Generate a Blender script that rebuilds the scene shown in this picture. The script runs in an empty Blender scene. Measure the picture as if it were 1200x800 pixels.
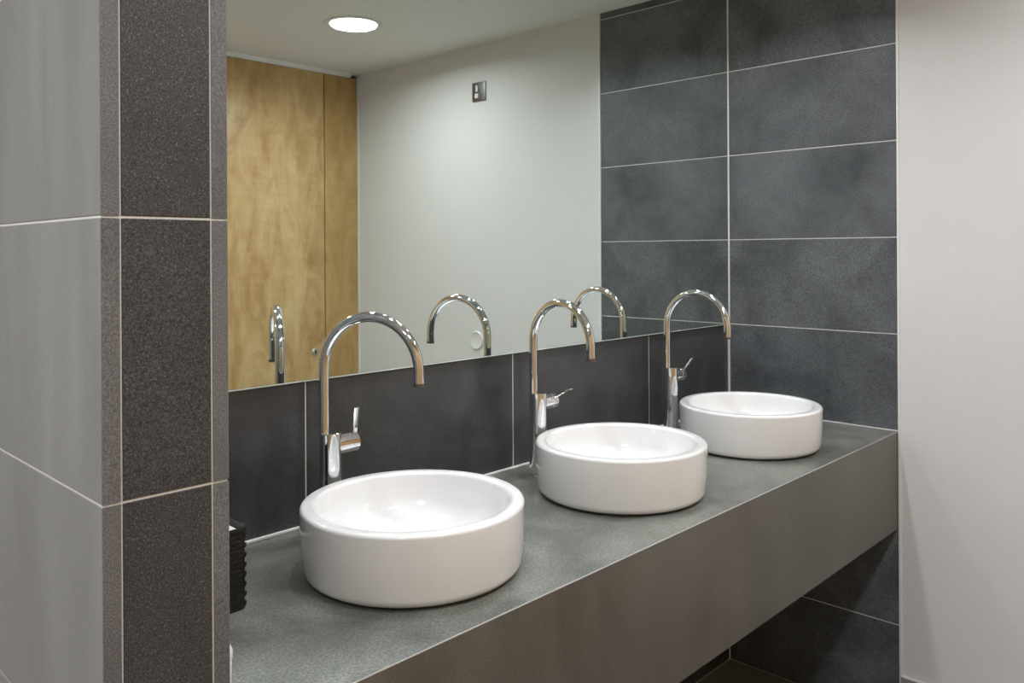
import bpy, bmesh, math, random
from mathutils import Vector, Matrix
random.seed(7)
scene = bpy.context.scene
COL = scene.collection

# ---------------------------------------------------------------- measures (metres)
EYE = 1.475
CEIL = EYE + 0.978
D = 0.585                      # counter depth = depth of the tiled return
WX = -2.215                    # right side of the tiled pier
PX = -2.356                    # left side of the tiled pier
CT = 0.908                     # counter top height
FB = 0.606                     # bottom edge of the counter front
PITCH = 0.303                  # tile course
J0 = CT + 0.0005               # a joint lies at the counter top
ZM = CT + 0.3035               # lower edge of the mirror
EW = -2.272                    # birch cubicle front
LX = -4.3                      # far end of the room
GR = 0.003                     # joint width

# ---------------------------------------------------------------- camera
YAW, ROLL, FPX = 0.8057, 0.0056, 957.2
fwd = Vector((math.sin(YAW), math.cos(YAW), 0))
right0 = Vector((math.cos(YAW), -math.sin(YAW), 0))
up0 = Vector((0, 0, 1))
right = right0 * math.cos(ROLL) - up0 * math.sin(ROLL)
upv = right0 * math.sin(ROLL) + up0 * math.cos(ROLL)
cam_data = bpy.data.cameras.new('camera')
cam = bpy.data.objects.new('camera', cam_data)
COL.objects.link(cam)
M = Matrix.Identity(4)
for i in range(3):
    M[i][0], M[i][1], M[i][2] = right[i], upv[i], -fwd[i]
M.translation = Vector((-2.6729, -1.4843, EYE))
cam.matrix_world = M
cam_data.sensor_width = 36
cam_data.lens = FPX / 1200 * 36
cam_data.shift_y = -(400 - 295.06) / 1200
cam_data.clip_start = 0.02
scene.camera = cam

# ---------------------------------------------------------------- world, exposure
world = bpy.data.worlds.new('world')
scene.world = world
world.use_nodes = True
world.node_tree.nodes['Background'].inputs[0].default_value = (0.8, 0.85, 0.9, 1)
world.node_tree.nodes['Background'].inputs[1].default_value = 0.3
vs = scene.view_settings
scene.display_settings.display_device = 'sRGB'
vs.view_transform = 'Standard'
vs.look = 'None'
vs.gamma = 1
vs.use_curve_mapping = False
vs.exposure = 0.0
scene.cycles.blur_glossy = 0.1
scene.cycles.sample_clamp_indirect = 120

# ---------------------------------------------------------------- ceiling lamps (x, y, watts, label)
LAMPS = [   # x, y, watts, radius, beam spread (degrees), label
    (-0.62, -1.43, 10.0, 0.100, 166, 'round white ceiling downlight reflected near the top of the mirror'),
    (-1.83, -1.43, 11.0, 0.100, 166, 'round white ceiling downlight in the row over the walkway, further from the plain wall'),
    (-3.10, -1.43, 11.0, 0.100, 160, 'round white ceiling downlight lighting the pale left side of the tiled pier'),
    (-3.35, -0.45, 13.0, 0.100, 155, 'added, unseen ceiling downlight behind the tiled pier, brightening its left side'),  # added lamp out of view, brightens the pier's left side
    (-0.476, -0.345, 3.2, 0.042, 132, 'small ceiling spotlight over the far basin'),
    (-1.107, -0.345, 2.9, 0.042, 132, 'small ceiling spotlight over the middle basin'),
    (-1.725, -0.335, 3.2, 0.042, 132, 'small ceiling spotlight over the nearest basin'),
]

# ---------------------------------------------------------------- materials
def new_mat(name):
    m = bpy.data.materials.new(name)
    m.use_nodes = True
    nt = m.node_tree
    return m, nt, nt.nodes['Principled BSDF']

def simple(name, col, rough=0.5, metal=0.0, bump=0.0, bscale=60, coat=0.0, var=0.03, spec=0.5):
    m, nt, b = new_mat(name)
    b.inputs['Roughness'].default_value = rough
    b.inputs['Metallic'].default_value = metal
    b.inputs['Coat Weight'].default_value = coat
    b.inputs['Coat Roughness'].default_value = 0.05
    b.inputs['Specular IOR Level'].default_value = spec
    tc = nt.nodes.new('ShaderNodeTexCoord')
    n = nt.nodes.new('ShaderNodeTexNoise')
    n.inputs['Scale'].default_value = bscale
    n.inputs['Detail'].default_value = 3
    nt.links.new(tc.outputs['Object'], n.inputs['Vector'])
    r = nt.nodes.new('ShaderNodeValToRGB')
    r.color_ramp.elements[0].position = 0.3
    r.color_ramp.elements[1].position = 0.7
    r.color_ramp.elements[0].color = tuple(c * (1 - var) for c in col) + (1,)
    r.color_ramp.elements[1].color = tuple(min(1, c * (1 + var)) for c in col) + (1,)
    nt.links.new(n.outputs['Fac'], r.inputs['Fac'])
    nt.links.new(r.outputs['Color'], b.inputs['Base Color'])
    if bump:
        bp = nt.nodes.new('ShaderNodeBump')
        bp.inputs['Strength'].default_value = bump
        bp.inputs['Distance'].default_value = 0.002
        nt.links.new(n.outputs['Fac'], bp.inputs['Height'])
        nt.links.new(bp.outputs['Normal'], b.inputs['Normal'])
    return m

def stone(name, dark, light, rough=(0.38, 0.6), cloud=2.6, speck=420, speck_amt=0.25, stretch=(1, 1, 1), bump=0.15, fleck=0.0, spec=0.5, ramp=(0.33, 0.68)):
    """cloudy porcelain / stone: big soft clouds, mid veins, fine grains"""
    m, nt, b = new_mat(name)
    N, L = nt.nodes.new, nt.links.new
    tc = N('ShaderNodeTexCoord')
    oi = N('ShaderNodeObjectInfo')
    mul = N('ShaderNodeVectorMath'); mul.operation = 'SCALE'
    comb = N('ShaderNodeCombineXYZ')
    for k in range(3):
        L(oi.outputs['Random'], comb.inputs[k])
    L(comb.outputs[0], mul.inputs[0]); mul.inputs['Scale'].default_value = 37.0
    add = N('ShaderNodeVectorMath'); add.operation = 'ADD'
    L(tc.outputs['Object'], add.inputs[0]); L(mul.outputs[0], add.inputs[1])
    mp = N('ShaderNodeMapping'); mp.inputs['Scale'].default_value = stretch
    L(add.outputs[0], mp.inputs['Vector'])
    n1 = N('ShaderNodeTexNoise'); n1.inputs['Scale'].default_value = cloud
    n1.inputs['Detail'].default_value = 7; n1.inputs['Roughness'].default_value = 0.62
    n1.inputs['Distortion'].default_value = 0.5
    L(mp.outputs[0], n1.inputs['Vector'])
    n2 = N('ShaderNodeTexNoise'); n2.inputs['Scale'].default_value = speck
    n2.inputs['Detail'].default_value = 2
    L(add.outputs[0], n2.inputs['Vector'])
    r = N('ShaderNodeValToRGB')
    r.color_ramp.elements[0].position = ramp[0]; r.color_ramp.elements[1].position = ramp[1]
    r.color_ramp.elements[0].color = tuple(dark) + (1,)
    r.color_ramp.elements[1].color = tuple(light) + (1,)
    L(n1.outputs['Fac'], r.inputs['Fac'])
    r2 = N('ShaderNodeMapRange')
    r2.inputs['From Min'].default_value = 0.35; r2.inputs['From Max'].default_value = 0.68
    r2.inputs['To Min'].default_value = 1 - speck_amt; r2.inputs['To Max'].default_value = 1 + speck_amt
    L(n2.outputs['Fac'], r2.inputs['Value'])
    mx = N('ShaderNodeVectorMath'); mx.operation = 'SCALE'
    L(r.outputs['Color'], mx.inputs[0]); L(r2.outputs[0], mx.inputs['Scale'])
    out = mx.outputs[0]
    if fleck:
        f = N('ShaderNodeTexNoise'); f.inputs['Scale'].default_value = speck * 0.8
        f.inputs['Detail'].default_value = 1
        L(add.outputs[0], f.inputs['Vector'])
        fr = N('ShaderNodeMapRange')
        fr.inputs['From Min'].default_value = 0.62; fr.inputs['From Max'].default_value = 0.70
        fr.inputs['To Min'].default_value = 0.0; fr.inputs['To Max'].default_value = fleck
        L(f.outputs['Fac'], fr.inputs['Value'])
        ad = N('ShaderNodeVectorMath'); ad.operation = 'ADD'
        L(out, ad.inputs[0]); L(fr.outputs[0], ad.inputs[1])
        out = ad.outputs[0]
    L(out, b.inputs['Base Color'])
    rr = N('ShaderNodeMapRange')
    rr.inputs['From Min'].default_value = 0.3; rr.inputs['From Max'].default_value = 0.7
    rr.inputs['To Min'].default_value = rough[0]; rr.inputs['To Max'].default_value = rough[1]
    L(n1.outputs['Fac'], rr.inputs['Value']); L(rr.outputs[0], b.inputs['Roughness'])
    b.inputs['Specular IOR Level'].default_value = spec
    bp = N('ShaderNodeBump'); bp.inputs['Strength'].default_value = bump
    bp.inputs['Distance'].default_value = 0.0006
    L(n2.outputs['Fac'], bp.inputs['Height']); L(bp.outputs['Normal'], b.inputs['Normal'])
    return m

def birch(name, a, c):
    m, nt, b = new_mat(name)
    N, L = nt.nodes.new, nt.links.new
    tc = N('ShaderNodeTexCoord'); oi = N('ShaderNodeObjectInfo')
    comb = N('ShaderNodeCombineXYZ')
    for k in range(3):
        L(oi.outputs['Random'], comb.inputs[k])
    sc = N('ShaderNodeVectorMath'); sc.operation = 'SCALE'; sc.inputs['Scale'].default_value = 11
    L(comb.outputs[0], sc.inputs[0])
    add = N('ShaderNodeVectorMath'); add.operation = 'ADD'
    L(tc.outputs['Object'], add.inputs[0]); L(sc.outputs[0], add.inputs[1])
    mp = N('ShaderNodeMapping'); mp.inputs['Scale'].default_value = (1.6, 1, 0.55)
    L(add.outputs[0], mp.inputs['Vector'])
    n1 = N('ShaderNodeTexNoise'); n1.inputs['Scale'].default_value = 5; n1.inputs['Detail'].default_value = 6
    n1.inputs['Distortion'].default_value = 1.4; n1.inputs['Roughness'].default_value = 0.6
    L(mp.outputs[0], n1.inputs['Vector'])
    # leaf boundaries of the veneer: each leaf its own shade
    sep = N('ShaderNodeSeparateXYZ'); L(tc.outputs['Object'], sep.inputs[0])
    dv = N('ShaderNodeMath'); dv.operation = 'DIVIDE'; dv.inputs[1].default_value = 0.165
    L(sep.outputs[0], dv.inputs[0])
    fl = N('ShaderNodeMath'); fl.operation = 'FLOOR'; L(dv.outputs[0], fl.inputs[0])
    wn = N('ShaderNodeTexWhiteNoise'); wn.noise_dimensions = '1D'; L(fl.outputs[0], wn.inputs['W'])
    # short cross flames
    w = N('ShaderNodeTexNoise'); w.inputs['Scale'].default_value = 30; w.inputs['Detail'].default_value = 3
    mp2 = N('ShaderNodeMapping'); mp2.inputs['Scale'].default_value = (0.35, 1, 1.2)
    L(add.outputs[0], mp2.inputs['Vector']); L(mp2.outputs[0], w.inputs['Vector'])
    m1 = N('ShaderNodeMath'); m1.operation = 'MULTIPLY_ADD'
    L(wn.outputs['Value'], m1.inputs[0]); m1.inputs[1].default_value = 0.10; L(n1.outputs['Fac'], m1.inputs[2])
    m2 = N('ShaderNodeMath'); m2.operation = 'MULTIPLY_ADD'
    L(w.outputs['Fac'], m2.inputs[0]); m2.inputs[1].default_value = 0.18; L(m1.outputs[0], m2.inputs[2])
    r = N('ShaderNodeValToRGB')
    r.color_ramp.elements[0].position = 0.42; r.color_ramp.elements[1].position = 0.86
    r.color_ramp.elements[0].color = tuple(a) + (1,); r.color_ramp.elements[1].color = tuple(c) + (1,)
    L(m2.outputs[0], r.inputs['Fac']); L(r.outputs['Color'], b.inputs['Base Color'])
    b.inputs['Roughness'].default_value = 0.38
    return m

MAT = {}
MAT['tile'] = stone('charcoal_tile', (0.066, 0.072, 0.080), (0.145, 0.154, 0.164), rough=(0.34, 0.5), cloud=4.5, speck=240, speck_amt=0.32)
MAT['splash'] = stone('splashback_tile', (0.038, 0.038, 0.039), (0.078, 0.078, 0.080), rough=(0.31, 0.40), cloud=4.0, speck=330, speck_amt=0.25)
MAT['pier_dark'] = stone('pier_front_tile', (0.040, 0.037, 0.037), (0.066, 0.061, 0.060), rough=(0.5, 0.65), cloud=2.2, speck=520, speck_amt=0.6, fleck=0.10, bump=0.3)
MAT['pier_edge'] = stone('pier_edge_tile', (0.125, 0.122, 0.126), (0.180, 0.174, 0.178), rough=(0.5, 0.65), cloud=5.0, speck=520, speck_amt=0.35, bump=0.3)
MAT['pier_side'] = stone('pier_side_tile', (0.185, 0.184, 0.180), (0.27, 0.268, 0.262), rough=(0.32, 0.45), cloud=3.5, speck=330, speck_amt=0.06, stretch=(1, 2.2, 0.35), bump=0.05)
MAT['counter'] = stone('counter_stone', (0.074, 0.077, 0.068), (0.205, 0.210, 0.190), rough=(0.31, 0.40), cloud=6.5, speck=240, speck_amt=0.36, bump=0.1, ramp=(0.30, 0.68))
MAT['fascia'] = stone('fascia_stone', (0.095, 0.085, 0.070), (0.155, 0.145, 0.125), rough=(0.32, 0.42), cloud=2.6, speck=420, speck_amt=0.25, stretch=(1.6, 1, 0.5), bump=0.1)
MAT['floor'] = stone('floor_tile', (0.20, 0.198, 0.195), (0.30, 0.298, 0.292), rough=(0.4, 0.55), cloud=3, speck=300, speck_amt=0.1)
MAT['grout'] = simple('grout', (0.70, 0.685, 0.65), 0.85, bump=0.3, bscale=400, var=0.08)
MAT['plaster'] = simple('white_plaster', (0.72, 0.715, 0.71), 0.62, bump=0.05, bscale=90, var=0.01, spec=0.3)
MAT['ceiling'] = simple('ceiling_paint', (0.84, 0.835, 0.825), 0.9, bump=0.03, bscale=40, var=0.012, spec=0.1)
MAT['edge_grout'] = simple('edge_grout', (0.42, 0.415, 0.40), 0.6, var=0.05, bscale=200)
MAT['trim'] = simple('white_trim', (0.80, 0.79, 0.77), 0.4, var=0.01)
MAT['lit_gap_white'] = simple('lit_gap_strip_white', (0.90, 0.90, 0.89), 0.3, var=0.005)  # near-white standing in for light in the gap over the cubicles
MAT['sealant'] = simple('white_sealant', (0.80, 0.78, 0.74), 0.5, var=0.05, bscale=200)
MAT['skirting'] = simple('grey_skirting', (0.30, 0.29, 0.285), 0.45, var=0.06)
MAT['ceramic'] = simple('white_ceramic', (0.81, 0.805, 0.805), 0.12, coat=0.6, var=0.005, bscale=8)
MAT['chrome'] = simple('chrome', (0.86, 0.86, 0.88), 0.045, 1.0, var=0.005)
MAT['steel'] = simple('brushed_steel', (0.22, 0.215, 0.21), 0.38, 1.0, var=0.15, bscale=120)
MAT['lock_steel'] = simple('satin_steel', (0.55, 0.54, 0.53), 0.4, 1.0)
MAT['gap_and_slot_black'] = simple('gap_and_slot_black', (0.012, 0.012, 0.013), 0.6)  # near-black for the shaded gap under the basins, and the coin slot
MAT['weave'] = simple('black_weave', (0.010, 0.010, 0.011), 0.35, bump=0.2, bscale=300, var=0.3)
MAT['towel'] = simple('white_towelling', (0.82, 0.82, 0.80), 0.95, bump=0.8, bscale=500, var=0.05)
MAT['plastic'] = simple('white_plastic', (0.80, 0.80, 0.78), 0.3, var=0.01)
MAT['birch'] = birch('birch_veneer', (0.49, 0.285, 0.105), (0.80, 0.57, 0.29))
MAT['birch_dark'] = birch('birch_veneer_strip', (0.43, 0.25, 0.085), (0.64, 0.42, 0.18))
MAT['dark_gap'] = simple('dark_core', (0.03, 0.02, 0.012), 0.8)
MAT['dark_board'] = simple('dark_board', (0.03, 0.03, 0.03), 0.7)
mm, nt_, b_ = new_mat('mirror_silver')
b_.inputs['Metallic'].default_value = 1.0
b_.inputs['Roughness'].default_value = 0.0
b_.inputs['Base Color'].default_value = (0.80, 0.885, 0.855, 1)
MAT['mirror'] = mm
MAT['mirror_edge'] = simple('mirror_edge_glass', (0.55, 0.62, 0.58), 0.15)
mm, nt_, b_ = new_mat('lamp_diffuser')
b_.inputs['Base Color'].default_value = (0.9, 0.9, 0.9, 1)
b_.inputs['Emission Color'].default_value = (1.0, 0.98, 0.94, 1)
b_.inputs['Emission Strength'].default_value = 6.0
MAT['lamp'] = mm

# ---------------------------------------------------------------- helpers
def link_mesh(name, bm, mats, parent=None, smooth=None):
    me = bpy.data.meshes.new(name)
    bmesh.ops.recalc_face_normals(bm, faces=bm.faces)
    bm.to_mesh(me); bm.free()
    for m in (mats if isinstance(mats, (list, tuple)) else [mats]):
        me.materials.append(m)
    if smooth is not None:
        for p in me.polygons:
            p.use_smooth = True
        me.set_sharp_from_angle(angle=math.radians(smooth))
    o = bpy.data.objects.new(name, me)
    COL.objects.link(o)
    if parent is not None:
        o.parent = parent
    return o

def add_box(bm, x0, x1, y0, y1, z0, z1, mi=0):
    vs_ = [bm.verts.new((x, y, z)) for z in (z0, z1) for y in (y0, y1) for x in (x0, x1)]
    for q in ((0, 2, 3, 1), (4, 5, 7, 6), (0, 1, 5, 4), (2, 6, 7, 3), (0, 4, 6, 2), (1, 3, 7, 5)):
        f = bm.faces.new([vs_[i] for i in q]); f.material_index = mi

def bevel(bm, w, seg=2):
    bmesh.ops.bevel(bm, geom=list(bm.edges), offset=w, segments=seg, affect='EDGES', profile=0.6)

def box_obj(name, b, mat, parent=None, bev=0.0, seg=2):
    bm = bmesh.new(); add_box(bm, *b)
    if bev: bevel(bm, bev, seg)
    return link_mesh(name, bm, mat, parent, 40 if bev else None)

def lathe(bm, prof, n=64, axis=None, close=False):
    """prof: (r, z) list turned about z; axis = optional Matrix"""
    rings = []
    for r, z in prof:
        if r < 1e-6:
            v = bm.verts.new((0, 0, z)); rings.append([v])
        else:
            rings.append([bm.verts.new((r * math.cos(2 * math.pi * i / n), r * math.sin(2 * math.pi * i / n), z)) for i in range(n)])
    new = [v for rg in rings for v in rg]
    pairs = list(zip(rings[:-1], rings[1:]))
    if close: pairs.append((rings[-1], rings[0]))
    for a, b in pairs:
        for i in range(n):
            j = (i + 1) % n
            if len(a) == 1 and len(b) == 1: continue
            if len(a) == 1: bm.faces.new((a[0], b[i], b[j]))
            elif len(b) == 1: bm.faces.new((a[i], b[0], a[j]))
            else: bm.faces.new((a[i], b[i], b[j], a[j]))
    if axis is not None:
        bmesh.ops.transform(bm, matrix=axis, verts=new)

def tube(bm, pts, rad, n=24, cap=True):
    """swept tube lying in one vertical plane; rad number or list"""
    pts = [Vector(p) for p in pts]
    rings = []
    side = None
    for i, p in enumerate(pts):
        t = (pts[min(i + 1, len(pts) - 1)] - pts[max(i - 1, 0)]).normalized()
        if side is None:
            side = t.cross(Vector((0.3, 0.8, 0.1))).normalized()
        side = (side - t * side.dot(t)).normalized()
        o = t.cross(side)
        r = rad[i] if isinstance(rad, (list, tuple)) else rad
        rings.append([bm.verts.new(p + (side * math.cos(a) + o * math.sin(a)) * r) for a in [2 * math.pi * k / n for k in range(n)]])
    for a, b in zip(rings[:-1], rings[1:]):
        for k in range(n):
            bm.faces.new((a[k], a[(k + 1) % n], b[(k + 1) % n], b[k]))
    if cap:
        bm.faces.new(rings[0]); bm.faces.new(rings[-1][::-1])
    return rings

def struct(o):
    o['kind'] = 'structure'
    return o

def thing(name, label, cat, loc=(0, 0, 0), group=None, rz=0.0):
    o = bpy.data.objects.new(name, None)
    o.empty_display_size = 0.05
    COL.objects.link(o)
    o.location = loc; o.rotation_euler = (0, 0, rz)
    tag(o, label, cat, group)
    return o

def tag(o, label, cat, group=None):
    o['label'] = label; o['category'] = cat
    if group: o['group'] = group
    return o

def copy_tree(o, parent=None):
    c = o.copy(); COL.objects.link(c)
    if parent is not None: c.parent = parent
    for ch in list(o.children):
        copy_tree(ch, c)
    return c

TILE_MESH = {}
def tile(parent, w, h, t, face, loc, mat, ch=0.0012, edge=None):
    """one tile, w x h, thickness t; origin at the middle of its face.
    face: '-y' looks to -Y, '+x'/'-x' look along X, '+z' looks up"""
    key = (round(w, 4), round(h, 4), round(t, 4), face, mat.name, ch)
    if key not in TILE_MESH:
        bm = bmesh.new()
        def P(a, b, c):     # a along width, b along height, c depth behind the face
            if face == '-y': return (a, c, b)
            if face == '-x': return (c, -a, b)
            if face == '+x': return (-c, a, b)
            return (a, b, -c)
        fr = [bm.verts.new(P(sx * (w / 2 - ch), sy * (h / 2 - ch), 0)) for sx, sy in ((-1, -1), (1, -1), (1, 1), (-1, 1))]
        mid = [bm.verts.new(P(sx * w / 2, sy * h / 2, ch)) for sx, sy in ((-1, -1), (1, -1), (1, 1), (-1, 1))]
        bk = [bm.verts.new(P(sx * w / 2, sy * h / 2, t)) for sx, sy in ((-1, -1), (1, -1), (1, 1), (-1, 1))]
        bm.faces.new(fr); bm.faces.new(bk[::-1])
        for a, b in ((fr, mid), (mid, bk)):
            for i in range(4):
                j = (i + 1) % 4
                bm.faces.new((a[i], b[i], b[j], a[j]))
        bmesh.ops.recalc_face_normals(bm, faces=bm.faces)
        me = bpy.data.meshes.new('tile'); bm.to_mesh(me); bm.free()
        me.materials.append(mat)
        if edge is not None:
            me.materials.append(edge)
            for p in me.polygons:
                if abs(p.normal.x) < 0.6: p.material_index = 1
        TILE_MESH[key] = me
    o = bpy.data.objects.new('tile', TILE_MESH[key])
    COL.objects.link(o)
    o.parent = parent
    o.location = loc
    return o

# ================================================================ the room shell
TT = 0.010                      # tile thickness
# floor
floor = struct(box_obj('floor', (LX, 0.12, EW - 0.4, 0.12, -0.12, -0.0015), MAT['grout']))
nx = 7
for i in range(nx):
    for j in range(4):
        x0 = 0 - 0.603 * (i + 1) + GR; x1 = -0.603 * i - (0.0 if i else 0.002)
        y1 = 0 - 0.603 * j - 0.002; y0 = max(EW, -0.603 * (j + 1) + GR - 0.002)
        if y1 - y0 < 0.05: continue
        tile(floor, x1 - x0, y1 - y0, TT, '+z', ((x0 + x1) / 2, (y0 + y1) / 2, 0), MAT['floor'])
ceiling = struct(box_obj('ceiling', (LX, 0.12, EW - 0.4, 0.12, CEIL, CEIL + 0.12), MAT['ceiling']))

# wall_right: plain plaster half, with the tiled return next to the mirror
wall_right = struct(box_obj('wall_right', (0.0, 0.12, EW - 0.4, -D - 0.006, 0, CEIL), MAT['plaster']))
gb = box_obj('grout_bed', (0.0012, 0.12, -D - 0.006, 0.0, 0, CEIL), MAT['grout'], wall_right)
ys0, ys1 = -D, -0.0012
k = -3
while J0 + PITCH * k < CEIL - 0.01:
    z0 = J0 + PITCH * k + GR / 2; z1 = min(J0 + PITCH * (k + 1) - GR / 2, CEIL - 0.002)
    if k == 0:
        z0 += 0.001
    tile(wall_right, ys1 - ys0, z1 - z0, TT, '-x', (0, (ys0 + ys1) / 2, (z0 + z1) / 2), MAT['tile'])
    k += 1

# wall_back behind the mirror and below the counter
wall_back = struct(box_obj('wall_back', (PX - 0.0, 0.0, 0.0012, 0.12, 0, CEIL), MAT['grout']))
cols = [0.0, -0.5011, -1.1256, -1.7475, WX]
for a, b in zip(cols[:-1], cols[1:]):
    x1 = a - GR / 2; x0 = b + GR / 2
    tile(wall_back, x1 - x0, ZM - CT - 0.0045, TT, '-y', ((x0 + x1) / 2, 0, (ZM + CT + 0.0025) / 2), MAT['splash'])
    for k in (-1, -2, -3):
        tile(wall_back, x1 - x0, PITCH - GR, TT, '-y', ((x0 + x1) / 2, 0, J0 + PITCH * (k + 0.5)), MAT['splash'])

# wall_left: the tiled pier standing out from the back wall to the counter's front edge
wall_left = struct(box_obj('wall_left', (PX + 0.0012, WX - 0.0012, -D + 0.0015, 0.0012, 0, CEIL), MAT['grout']))
k = -3
c1, c2 = PX + 0.0205, PX + 0.121
while J0 + PITCH * k < CEIL - 0.01:
    z0 = J0 + PITCH * k + GR / 2; z1 = min(J0 + PITCH * (k + 1) - GR / 2, CEIL - 0.002)
    h, zc = z1 - z0, (z0 + z1) / 2
    tile(wall_left, c2 - c1 - 0.0022, h, TT, '-y', ((c1 + c2) / 2, -D, zc), MAT['pier_dark'], ch=0.0008)
    # the thick side tiles run through to the front: their cut edges show beside the narrow front tile
    tile(wall_left, D, h, c1 - PX - 0.0011, '-x', (PX, -D / 2, zc), MAT['pier_side'], ch=0.0006, edge=MAT['pier_edge'])
    tile(wall_left, D, h, WX - c2 - 0.0011, '+x', (WX, -D / 2, zc), MAT['pier_side'], ch=0.0006, edge=MAT['pier_edge'])
    k += 1

# the rest of the room, behind and left of the camera
wall_rear = struct(box_obj('wall_rear', (LX, PX, 0.0, 0.12, 0, CEIL), MAT['plaster']))
wall_far = struct(box_obj('wall_far', (LX - 0.12, LX, EW - 0.4, 0.12, 0, CEIL), MAT['plaster']))
wall_front = struct(box_obj('wall_front', (LX, 0.0, EW - 0.4, EW - 0.3, 0, CEIL), MAT['plaster']))

# trims, and a strip imitating the lit gap over the cubicles
trim = struct(box_obj('trim_1', (-0.004, 0.001, -D - 0.0075, -D - 0.0005, 0.0, CEIL - 0.001), MAT['trim'], None, 0.0012))
sk = struct(box_obj('baseboard_right', (-0.010, 0.0005, EW + 0.02, -D - 0.008, 0.0, 0.146), MAT['skirting'], None, 0.001))
box_obj('sealant_bead', (-0.0105, -0.0002, EW + 0.02, -D - 0.008, 0.1462, 0.151), MAT['sealant'], sk, 0.0015)
bm = bmesh.new()
pr = [(-0.02, CEIL), (0.022, CEIL), (0.018, CEIL - 0.004), (0.003, CEIL - 0.018), (-0.02, CEIL - 0.018)]
ra = [bm.verts.new((LX, EW + a, z)) for a, z in pr]; rb = [bm.verts.new((-0.05, EW + a, z)) for a, z in pr]
for i in range(5): bm.faces.new((ra[i], ra[(i + 1) % 5], rb[(i + 1) % 5], rb[i]))
bm.faces.new(ra); bm.faces.new(rb[::-1])
t2 = struct(link_mesh('lit_gap_strip', bm, MAT['lit_gap_white']))  # made-up tilted strip, pale to imitate the lit gap above the cubicle front
t3 = struct(box_obj('trim_3', (-0.006, 0.0005, EW + 0.0005, EW + 0.012, 0.151, CEIL - 0.02), MAT['trim'], None, 0.001))

# ---------------------------------------------------------------- birch cubicle front (seen in the mirror)
ZT = CEIL - 0.019
def leaf(x0, x1, name, mat, z0=0.02):
    o = box_obj(name, (x0 - (x0 + x1) / 2, x1 - (x0 + x1) / 2, -0.02, 0.0, z0, ZT), mat, None, 0.0012)
    o.location = ((x0 + x1) / 2, EW, 0)
    return o
p1 = leaf(-0.2130, -0.001, 'filler_panel', MAT['birch_dark'], 0.0)
tag(p1, 'narrow birch filler panel beside the white wall, reflected in the mirror', 'panel')
def lock(door, x, z):
    bm = bmesh.new()
    R = Matrix.Rotation(math.radians(-90), 4, 'X')
    lathe(bm, [(0, 0), (0.019, 0), (0.019, 0.004), (0.016, 0.007), (0.0155, 0.007), (0, 0.007)], 32, R)
    o = link_mesh('lock', bm, MAT['lock_steel'], door, 35)
    o.location = (x, 0.0, z)
    bm = bmesh.new(); add_box(bm, -0.0035, 0.0035, 0.0068, 0.0085, -0.010, 0.010)
    link_mesh('coin_slot', bm, MAT['gap_and_slot_black'], o)
d1 = struct(leaf(-0.865, -0.2195, 'door_1', MAT['birch']))
lock(d1, -0.2809 - (-0.865 - 0.2195) / 2, 0.952)
p2 = leaf(-1.10, -0.87, 'filler_panel', MAT['birch_dark'], 0.0)
tag(p2, 'birch panel between the two cubicle doors, opposite the basins', 'panel')
d2 = struct(leaf(-1.755, -1.105, 'door_2', MAT['birch']))
lock(d2, 0.26, 0.952)
p3 = leaf(LX + 0.01, -1.76, 'cubicle_side_panel', MAT['birch_dark'], 0.0)
tag(p3, 'wide birch panel behind the camera, left of both cubicle doors', 'panel')
# dark backing that shows in the joint
bk = struct(box_obj('wall_cubicle', (LX, 0.0, EW - 0.03, EW - 0.021, 0, ZT), MAT['dark_gap']))

# ---------------------------------------------------------------- mirror
bm = bmesh.new()
add_box(bm, WX + 0.001, -0.0045, -0.006, -0.0002, ZM + 0.0008, CEIL - 0.002, 1)
for f in bm.faces:
    if all(abs(v.co.y + 0.006) < 1e-6 for v in f.verts): f.material_index = 0
mir = link_mesh('mirror', bm, [MAT['mirror'], MAT['mirror_edge']])
# keep the silver face unbevelled so that it stays optically flat
tag(mir, 'large frameless wall mirror above the dark splashback', 'mirror')

corner = struct(box_obj('trim_4', (-0.0045, -0.0003, -0.0085, -0.0003, CT + 0.006, CEIL - 0.001), MAT['sealant'], None, 0.001))
box_obj('mirror_sealant', (WX + 0.001, -0.005, -0.0072, -0.0004, ZM - 0.0022, ZM + 0.0004), MAT['mirror_edge'], wall_back, 0.0006, 1)

# ---------------------------------------------------------------- counter
ctr = thing('vanity_counter', 'long grey stone counter with deep front panel under the three basins', 'counter', (-1.1, -0.3, FB))
def W(o):   # keep world coordinates under an unrotated empty
    p = o.parent
    while p is not None:
        o.location -= Vector(p.location); p = p.parent
    return o
W(box_obj('top_slab', (WX + 0.0015, -0.0015, -D + 0.0028, -0.0015, CT - 0.020, CT), MAT['counter'], ctr, 0.0004))
W(box_obj('front_panel', (WX + 0.0015, -0.0098, -D, -D + 0.02, FB, CT - 0.0028), MAT['fascia'], ctr, 0.0008))
W(box_obj('edge_joint', (WX + 0.0015, -0.0015, -D + 0.0002, -D + 0.0030, CT - 0.0030, CT - 0.0002), MAT['edge_grout'], ctr, 0.001, 1))
W(box_obj('end_joint', (-0.0096, -0.0008, -D + 0.0008, -D + 0.02, FB, CT - 0.0032), MAT['fascia'], ctr))
W(box_obj('underside_board', (WX + 0.002, -0.003, -D + 0.021, -0.002, FB + 0.02, FB + 0.038), MAT['dark_board'], ctr))
box_obj('sealant_bead', (WX + 0.002, -0.002, -0.0065, -0.0002, CT + 0.0002, CT + 0.0055), MAT['sealant'], wall_back, 0.0015)
box_obj('sealant_bead', (-0.0045, -0.0003, -D + 0.002, -0.006, CT + 0.0002, CT + 0.003), MAT['sealant'], wall_right, 0.0012)

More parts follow.
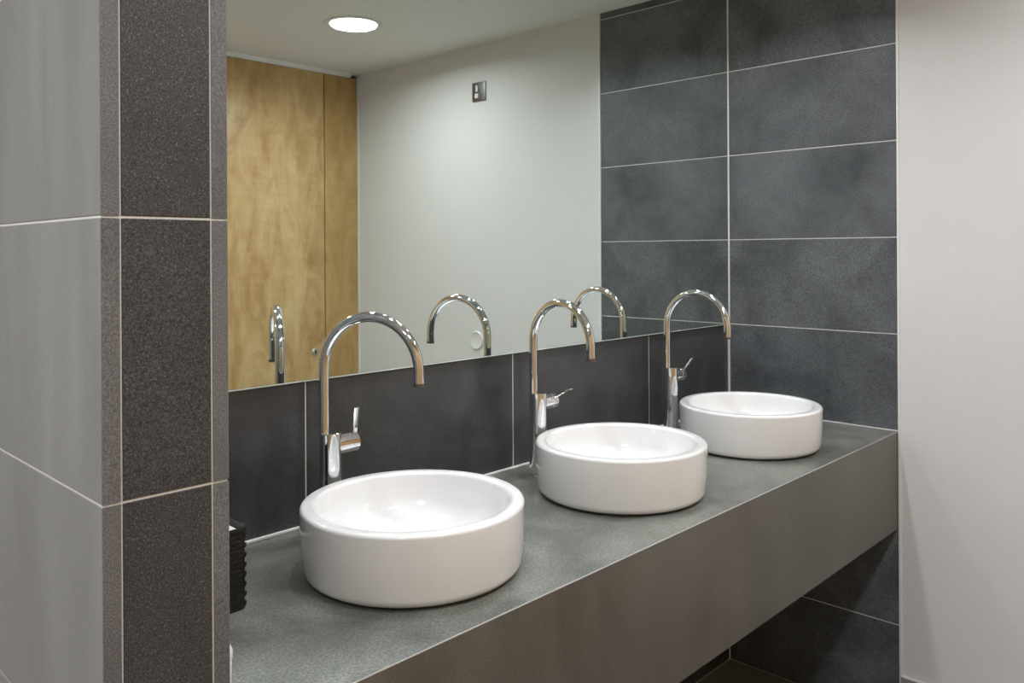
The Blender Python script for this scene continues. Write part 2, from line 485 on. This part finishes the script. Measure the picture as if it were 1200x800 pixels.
# ---------------------------------------------------------------- basins
BASINS = [(-1.733, -0.332, 'white round basin nearest the camera on the grey counter'),
          (-1.107, -0.332, 'white round basin in the middle of the three on the grey counter'),
          (-0.476, -0.332, 'white round basin furthest away, beside the dark tiled end wall')]
def arc(cx, cz, r, a0, a1, n):
    return [(cx + r * math.cos(math.radians(a0 + (a1 - a0) * i / n)), cz + r * math.sin(math.radians(a0 + (a1 - a0) * i / n))) for i in range(n + 1)]
def make_basin():
    t = thing('basin', BASINS[0][2], 'basin', (0, 0, 0), 'round vessel basins on the counter')
    H, R = 0.1235, 0.2005
    prof = [(0, 0.004), (0.172, 0.004)]
    prof += arc(R - 0.005 - 0.016, 0.004 + 0.016, 0.016, -90, -5, 8)          # lower edge
    prof += [(R - 0.0015, 0.06)]
    prof += arc(R - 0.007, H - 0.007, 0.007, 0, 90, 7)                            # outer rim edge
    prof += [(R - 0.018, H + 0.0002)]
    prof += arc(0.1745 + 0.006, H - 0.0075, 0.0075, 90, 175, 6)                   # inner rim edge
    prof += [(0.1705, H - 0.025), (0.168, H - 0.045), (0.161, H - 0.062), (0.147, H - 0.078), (0.125, H - 0.089), (0.095, H - 0.096), (0.06, H - 0.100), (0.03, H - 0.102), (0.0, H - 0.1025)]
    bm = bmesh.new(); lathe(bm, prof, 128)
    link_mesh('bowl', bm, MAT['ceramic'], t, 60)
    bm = bmesh.new(); lathe(bm, [(0, 0), (0.168, 0), (0.168, 0.006), (0, 0.006)], 64)
    link_mesh('foot_ring', bm, MAT['gap_and_slot_black'], t, 40)  # recessed foot in black: the gap's shade is put into its colour
    bm = bmesh.new()
    z = H - 0.1018
    lathe(bm, [(0, z + 0.004), (0.018, z + 0.004), (0.021, z + 0.002), (0.0225, z + 0.0022), (0.029, z + 0.003), (0.032, z + 0.001), (0.032, z - 0.004), (0, z - 0.004)], 40)
    link_mesh('drain', bm, MAT['chrome'], t, 40)
    return t
b0 = make_basin()
for i, (x, y, lab) in enumerate(BASINS):
    o = b0 if i == 0 else copy_tree(b0)
    o.location = (x, y, CT); o['label'] = lab

# ---------------------------------------------------------------- taps
TAPS = [(-1.762, -0.089, 0.453, 9, 'tall chrome swan-neck tap behind the nearest basin, lever pointing straight up'),
        (-1.144, -0.089, -0.12, 58, 'tall chrome swan-neck tap behind the middle basin, lever leaning well forward'),
        (-0.533, -0.088, -0.003, 37, 'tall chrome swan-neck tap behind the furthest basin, lever half raised')]
def make_tap():
    t = thing('tap', TAPS[0][4], 'tap', (0, 0, 0), 'tall chrome taps behind the basins')
    ox, oy = 0.010, -0.006
    T = Matrix.Translation((ox, oy, 0))
    bm = bmesh.new()
    r = 0.0225
    lathe(bm, [(0, 0.0), (r, 0.0), (r, 0.1225), (r - 0.001, 0.1232), (r - 0.001, 0.1242), (r, 0.1248), (r, 0.2090), (r - 0.0012, 0.2102), (0, 0.2102)], 56, T)
    link_mesh('tap_body', bm, MAT['chrome'], t, 30)
    bm = bmesh.new()
    lathe(bm, [(0, 0.0), (r + 0.003, 0.0), (r + 0.003, 0.003), (r + 0.001, 0.0045), (0, 0.0045)], 56, T)
    link_mesh('base_ring', bm, MAT['chrome'], t, 30)
    # handle barrel along +X
    A = Matrix.Translation((ox, oy, 0.183)) @ Matrix.Rotation(math.radians(90), 4, 'Y')
    bm = bmesh.new()
    q = 0.0200
    lathe(bm, [(0, 0.010), (q, 0.010), (q, 0.040), (q - 0.0012, 0.0406), (q - 0.0012, 0.0420), (q, 0.0426), (q, 0.0590), (q - 0.0025, 0.0612), (0, 0.0617)], 48, A)
    hb = link_mesh('handle_barrel', bm, MAT['chrome'], t, 30)
    # spout (its own part, origin at the riser)
    rad, hc, ho, pr = 0.103, 0.339, 0.311, 0.0102
    pts = [(0, 0, 0.2095), (0, 0, 0.25), (0, 0, 0.30), (0, 0, 0.33)]
    N = 40
    pts += [(0, -(rad - rad * math.cos(math.pi * k / N)), hc + rad * math.sin(math.pi * k / N)) for k in range(N + 1)]
    pts += [(0, -2 * rad, 0.325), (0, -2 * rad, ho)]
    bm = bmesh.new(); tube(bm, pts, pr, 28)
    sp = link_mesh('spout', bm, MAT['chrome'], t, 40)
    bm = bmesh.new()
    lathe(bm, [(0, ho + 0.003), (pr - 0.0018, ho + 0.003), (pr - 0.0018, ho - 0.0004), (pr + 0.0004, ho - 0.0004), (pr + 0.0004, ho + 0.006), (pr - 0.001, ho + 0.0065)], 32, Matrix.Translation((0, -2 * rad, 0)))
    link_mesh('aerator', bm, MAT['steel'], sp, 30)
    # flat lever, modelled upright; origin on the barrel axis
    bm = bmesh.new()
    prev = None
    sect = []
    for s, w, th, off in ((0.012, 0.0050, 0.0038, 0), (0.026, 0.0052, 0.0034, 0), (0.045, 0.0062, 0.0026, 0.0002), (0.062, 0.0072, 0.0022, 0.0008), (0.0690, 0.0074, 0.0019, 0.0020), (0.0715, 0.0070, 0.0013, 0.0030)):
        sect.append([bm.verts.new((a * w + 0.0, -off + b * th, s)) for a, b in ((-1, -0.6), (-0.8, -1), (0.8, -1), (1, -0.6), (1, 0.6), (0.8, 1), (-0.8, 1), (-1, 0.6))])
    for a, b in zip(sect[:-1], sect[1:]):
        for k in range(8):
            bm.faces.new((a[k], a[(k + 1) % 8], b[(k + 1) % 8], b[k]))
    bm.faces.new(sect[0]); bm.faces.new(sect[-1][::-1])
    lv = link_mesh('lever', bm, MAT['chrome'], hb, 45)
    lv.location = (ox + 0.0560, oy, 0.183)
    return t
t0 = make_tap()
for i, (x, y, th, la, lab) in enumerate(TAPS):
    o = t0 if i == 0 else copy_tree(t0)
    o.location = (x, y, CT); o['label'] = lab
    for ch in o.children:
        if ch.name.startswith('spout'): ch.rotation_euler = (0, 0, th)
        if ch.name.startswith('handle_barrel'):
            for g in ch.children: g.rotation_euler = (math.radians(la), 0, 0)

# ---------------------------------------------------------------- woven basket with a towel roll, and a pot, by the pier
BX, BY, BW, BH = -2.091, -0.205, 0.140, 0.130
bas = thing('woven_basket', 'black woven square basket on the counter beside the tiled pier', 'basket', (BX, BY, CT))
def rrect(w, r, n=5):
    out = []
    for cx, cy, a0 in ((w / 2 - r, w / 2 - r, 0), (-w / 2 + r, w / 2 - r, 90), (-w / 2 + r, -w / 2 + r, 180), (w / 2 - r, -w / 2 + r, 270)):
        for k in range(n + 1):
            a = math.radians(a0 + 90 * k / n)
            out.append((cx + r * math.cos(a), cy + r * math.sin(a)))
    return out
def shell(bm, levels, mi=0):
    rings = [[bm.verts.new((x, y, z)) for x, y in rrect(w, r)] for w, r, z in levels]
    for a, b in zip(rings[:-1], rings[1:]):
        n = len(a)
        for k in range(n):
            bm.faces.new((a[k], a[(k + 1) % n], b[(k + 1) % n], b[k]))
    return rings
bm = bmesh.new()
rg = shell(bm, [(BW - 0.006, 0.014, 0.0), (BW - 0.005, 0.016, BH - 0.004), (BW - 0.010, 0.012, BH - 0.004), (BW - 0.011, 0.012, 0.005)])
bm.faces.new(rg[0]); bm.faces.new(rg[-1])
link_mesh('liner', bm, MAT['weave'], bas, 40)
bm = bmesh.new()
rg = shell(bm, [(BW - 0.009, 0.014, BH - 0.007), (BW - 0.001, 0.017, BH - 0.007), (BW + 0.001, 0.018, BH - 0.003), (BW - 0.001, 0.017, BH + 0.001), (BW - 0.0075, 0.014, BH + 0.001), (BW - 0.009, 0.014, BH - 0.003), (BW - 0.009, 0.014, BH - 0.007)])
link_mesh('rim', bm, MAT['weave'], bas, 50)
bm = bmesh.new()
rows = 15
per = 9
for rr in range(rows):
    z = 0.004 + rr * (BH - 0.014) / rows + 0.004
    for side in range(4):
        ca, sa = math.cos(side * math.pi / 2), math.sin(side * math.pi / 2)
        for k in range(per):
            if (k + rr) % 2: continue
            u = (k - (per - 1) / 2) * (BW - 0.006) / per
            hw = (BW - 0.006) / per * 0.9
            vv = []
            for du, dn in ((-hw, 0.0), (-hw * 0.55, 0.0026), (hw * 0.55, 0.0026), (hw, 0.0)):
                for dz, fn in ((-0.0037, 0.4), (0.0, 1.0), (0.0037, 0.4)):
                    uu = max(-BW / 2 + 0.004, min(BW / 2 - 0.004, u + du))
                    nn = BW / 2 - 0.0034 + dn * fn
                    if abs(uu) > BW / 2 - 0.016:                     # follow the rounded corner
                        nn -= (abs(uu) - (BW / 2 - 0.016)) * 0.45
                    vv.append(bm.verts.new((uu * ca - nn * -sa * -1, uu * sa + nn * -ca, z + dz)) if False else bm.verts.new((uu * ca + nn * sa, uu * sa - nn * ca, z + dz)))
            for a in range(3):
                for b in range(2):
                    bm.faces.new((vv[a * 3 + b], vv[(a + 1) * 3 + b], vv[(a + 1) * 3 + b + 1], vv[a * 3 + b + 1]))
w = link_mesh('weave', bm, MAT['weave'], bas, 50)
w['kind'] = 'stuff'
# folded towel standing inside, its folds stacked as one piece
bm = bmesh.new()
lv_ = []
for k in range(5):
    z0 = 0.0 + k * 0.0236
    for dz, w_ in ((0.0, 0.116), (0.004, 0.124), (0.0118, 0.1255), (0.0196, 0.124), (0.0236, 0.116)):
        lv_.append((w_, 0.013, z0 + dz))
lv_ += [(0.100, 0.016, 0.1205), (0.06, 0.012, 0.1235)]
rg = shell(bm, lv_)
bm.faces.new(rg[0]); bm.faces.new(rg[-1])
tw = link_mesh('folded_towel', bm, MAT['towel'], None, 60)
tw.location = (BX, BY, CT + 0.0055)
tag(tw, 'white folded towel filling the black woven basket', 'towel')
# small pot, mostly hidden by the pier
pot = thing('small_pot', 'small white lidded pot peeping out beside the lower edge of the tiled pier', 'pot', (-2.174, -0.462, CT))
bm = bmesh.new()
lathe(bm, [(0, 0), (0.018, 0), (0.021, 0.003), (0.0215, 0.030), (0.019, 0.033), (0, 0.033)], 40)
link_mesh('jar', bm, MAT['plastic'], pot, 40)
bm = bmesh.new()
lathe(bm, [(0, 0.0335), (0.0215, 0.0335), (0.0225, 0.036), (0.0225, 0.046), (0.019, 0.053), (0.010, 0.056), (0, 0.0565)], 40)
link_mesh('lid', bm, MAT['plastic'], pot, 50)

# ---------------------------------------------------------------- fittings on the plain wall (seen in the mirror)
sw = thing('switch_plate', 'small square steel switch plate high on the white wall, reflected', 'switch', (0, -1.300, EYE + 0.755))
bm = bmesh.new(); add_box(bm, -0.007, 0.0, -0.044, 0.044, -0.045, 0.045); bevel(bm, 0.002, 2)
link_mesh('plate', bm, MAT['steel'], sw, 40)
bm = bmesh.new(); add_box(bm, -0.0095, -0.0068, -0.019, -0.004, 0.000, 0.030); bevel(bm, 0.001, 1)
link_mesh('rocker', bm, MAT['plastic'], sw, 40)
bm = bmesh.new(); add_box(bm, -0.0095, -0.0068, -0.025, -0.001, -0.030, -0.008); bevel(bm, 0.001, 1)
link_mesh('button', bm, MAT['plastic'], sw, 40)
for ch in list(sw.children):
    if ch.name.startswith(('rocker', 'button')): ch['label'] = 'white insert on the steel plate'
for z in (-0.037, 0.037):
    bm = bmesh.new(); lathe(bm, [(0, 0.0065), (0.003, 0.0065), (0.0028, 0.008), (0, 0.0085)], 16, Matrix.Rotation(math.radians(-90), 4, 'Y'))
    s = link_mesh('screw', bm, MAT['chrome'], sw, 40); s.location = (0, 0.028, z)
bm = bmesh.new()
lathe(bm, [(0, 0), (0.043, 0), (0.043, 0.004), (0.040, 0.0075), (0.036, 0.0065), (0.034, 0.0055), (0, 0.0055)], 48, Matrix.Rotation(math.radians(-90), 4, 'Y'))
bl = link_mesh('blanking_plate', bm, MAT['plastic'], None, 30)
bl.location = (0, -1.327, EYE - 0.417)
tag(bl, 'round white cover plate on the white wall, reflected beside the middle tap', 'plate')

# ---------------------------------------------------------------- ceiling lamps
for (x, y, pw, lr, spread, lab) in LAMPS:
    t = thing('ceiling_downlight', lab, 'lamp', (x, y, CEIL), 'recessed ceiling downlights' if lr > 0.06 else 'small spotlights above the counter')
    bm = bmesh.new()
    lathe(bm, [(lr, 0.0), (lr + 0.024, 0.0), (lr + 0.024, -0.003), (lr + 0.021, -0.006), (lr + 0.008, -0.006), (lr, -0.0015)], 64)
    link_mesh('trim_ring', bm, MAT['trim'], t, 30)
    bm = bmesh.new()
    lathe(bm, [(0, -0.0022), (lr + 0.0015, -0.0022), (lr + 0.0015, -0.0005), (0, -0.0005)], 64)
    link_mesh('diffuser', bm, MAT['lamp'], t, 30)
    ld = bpy.data.lights.new('downlight_beam', 'AREA')
    ld.shape = 'DISK'; ld.size = lr * 1.9; ld.energy = pw
    ld.color = (0.935, 0.965, 1.0)
    ld.spread = math.radians(spread)
    lo_ = bpy.data.objects.new('downlight_beam', ld)
    COL.objects.link(lo_); lo_.parent = t; lo_.location = (0, 0, -0.008)
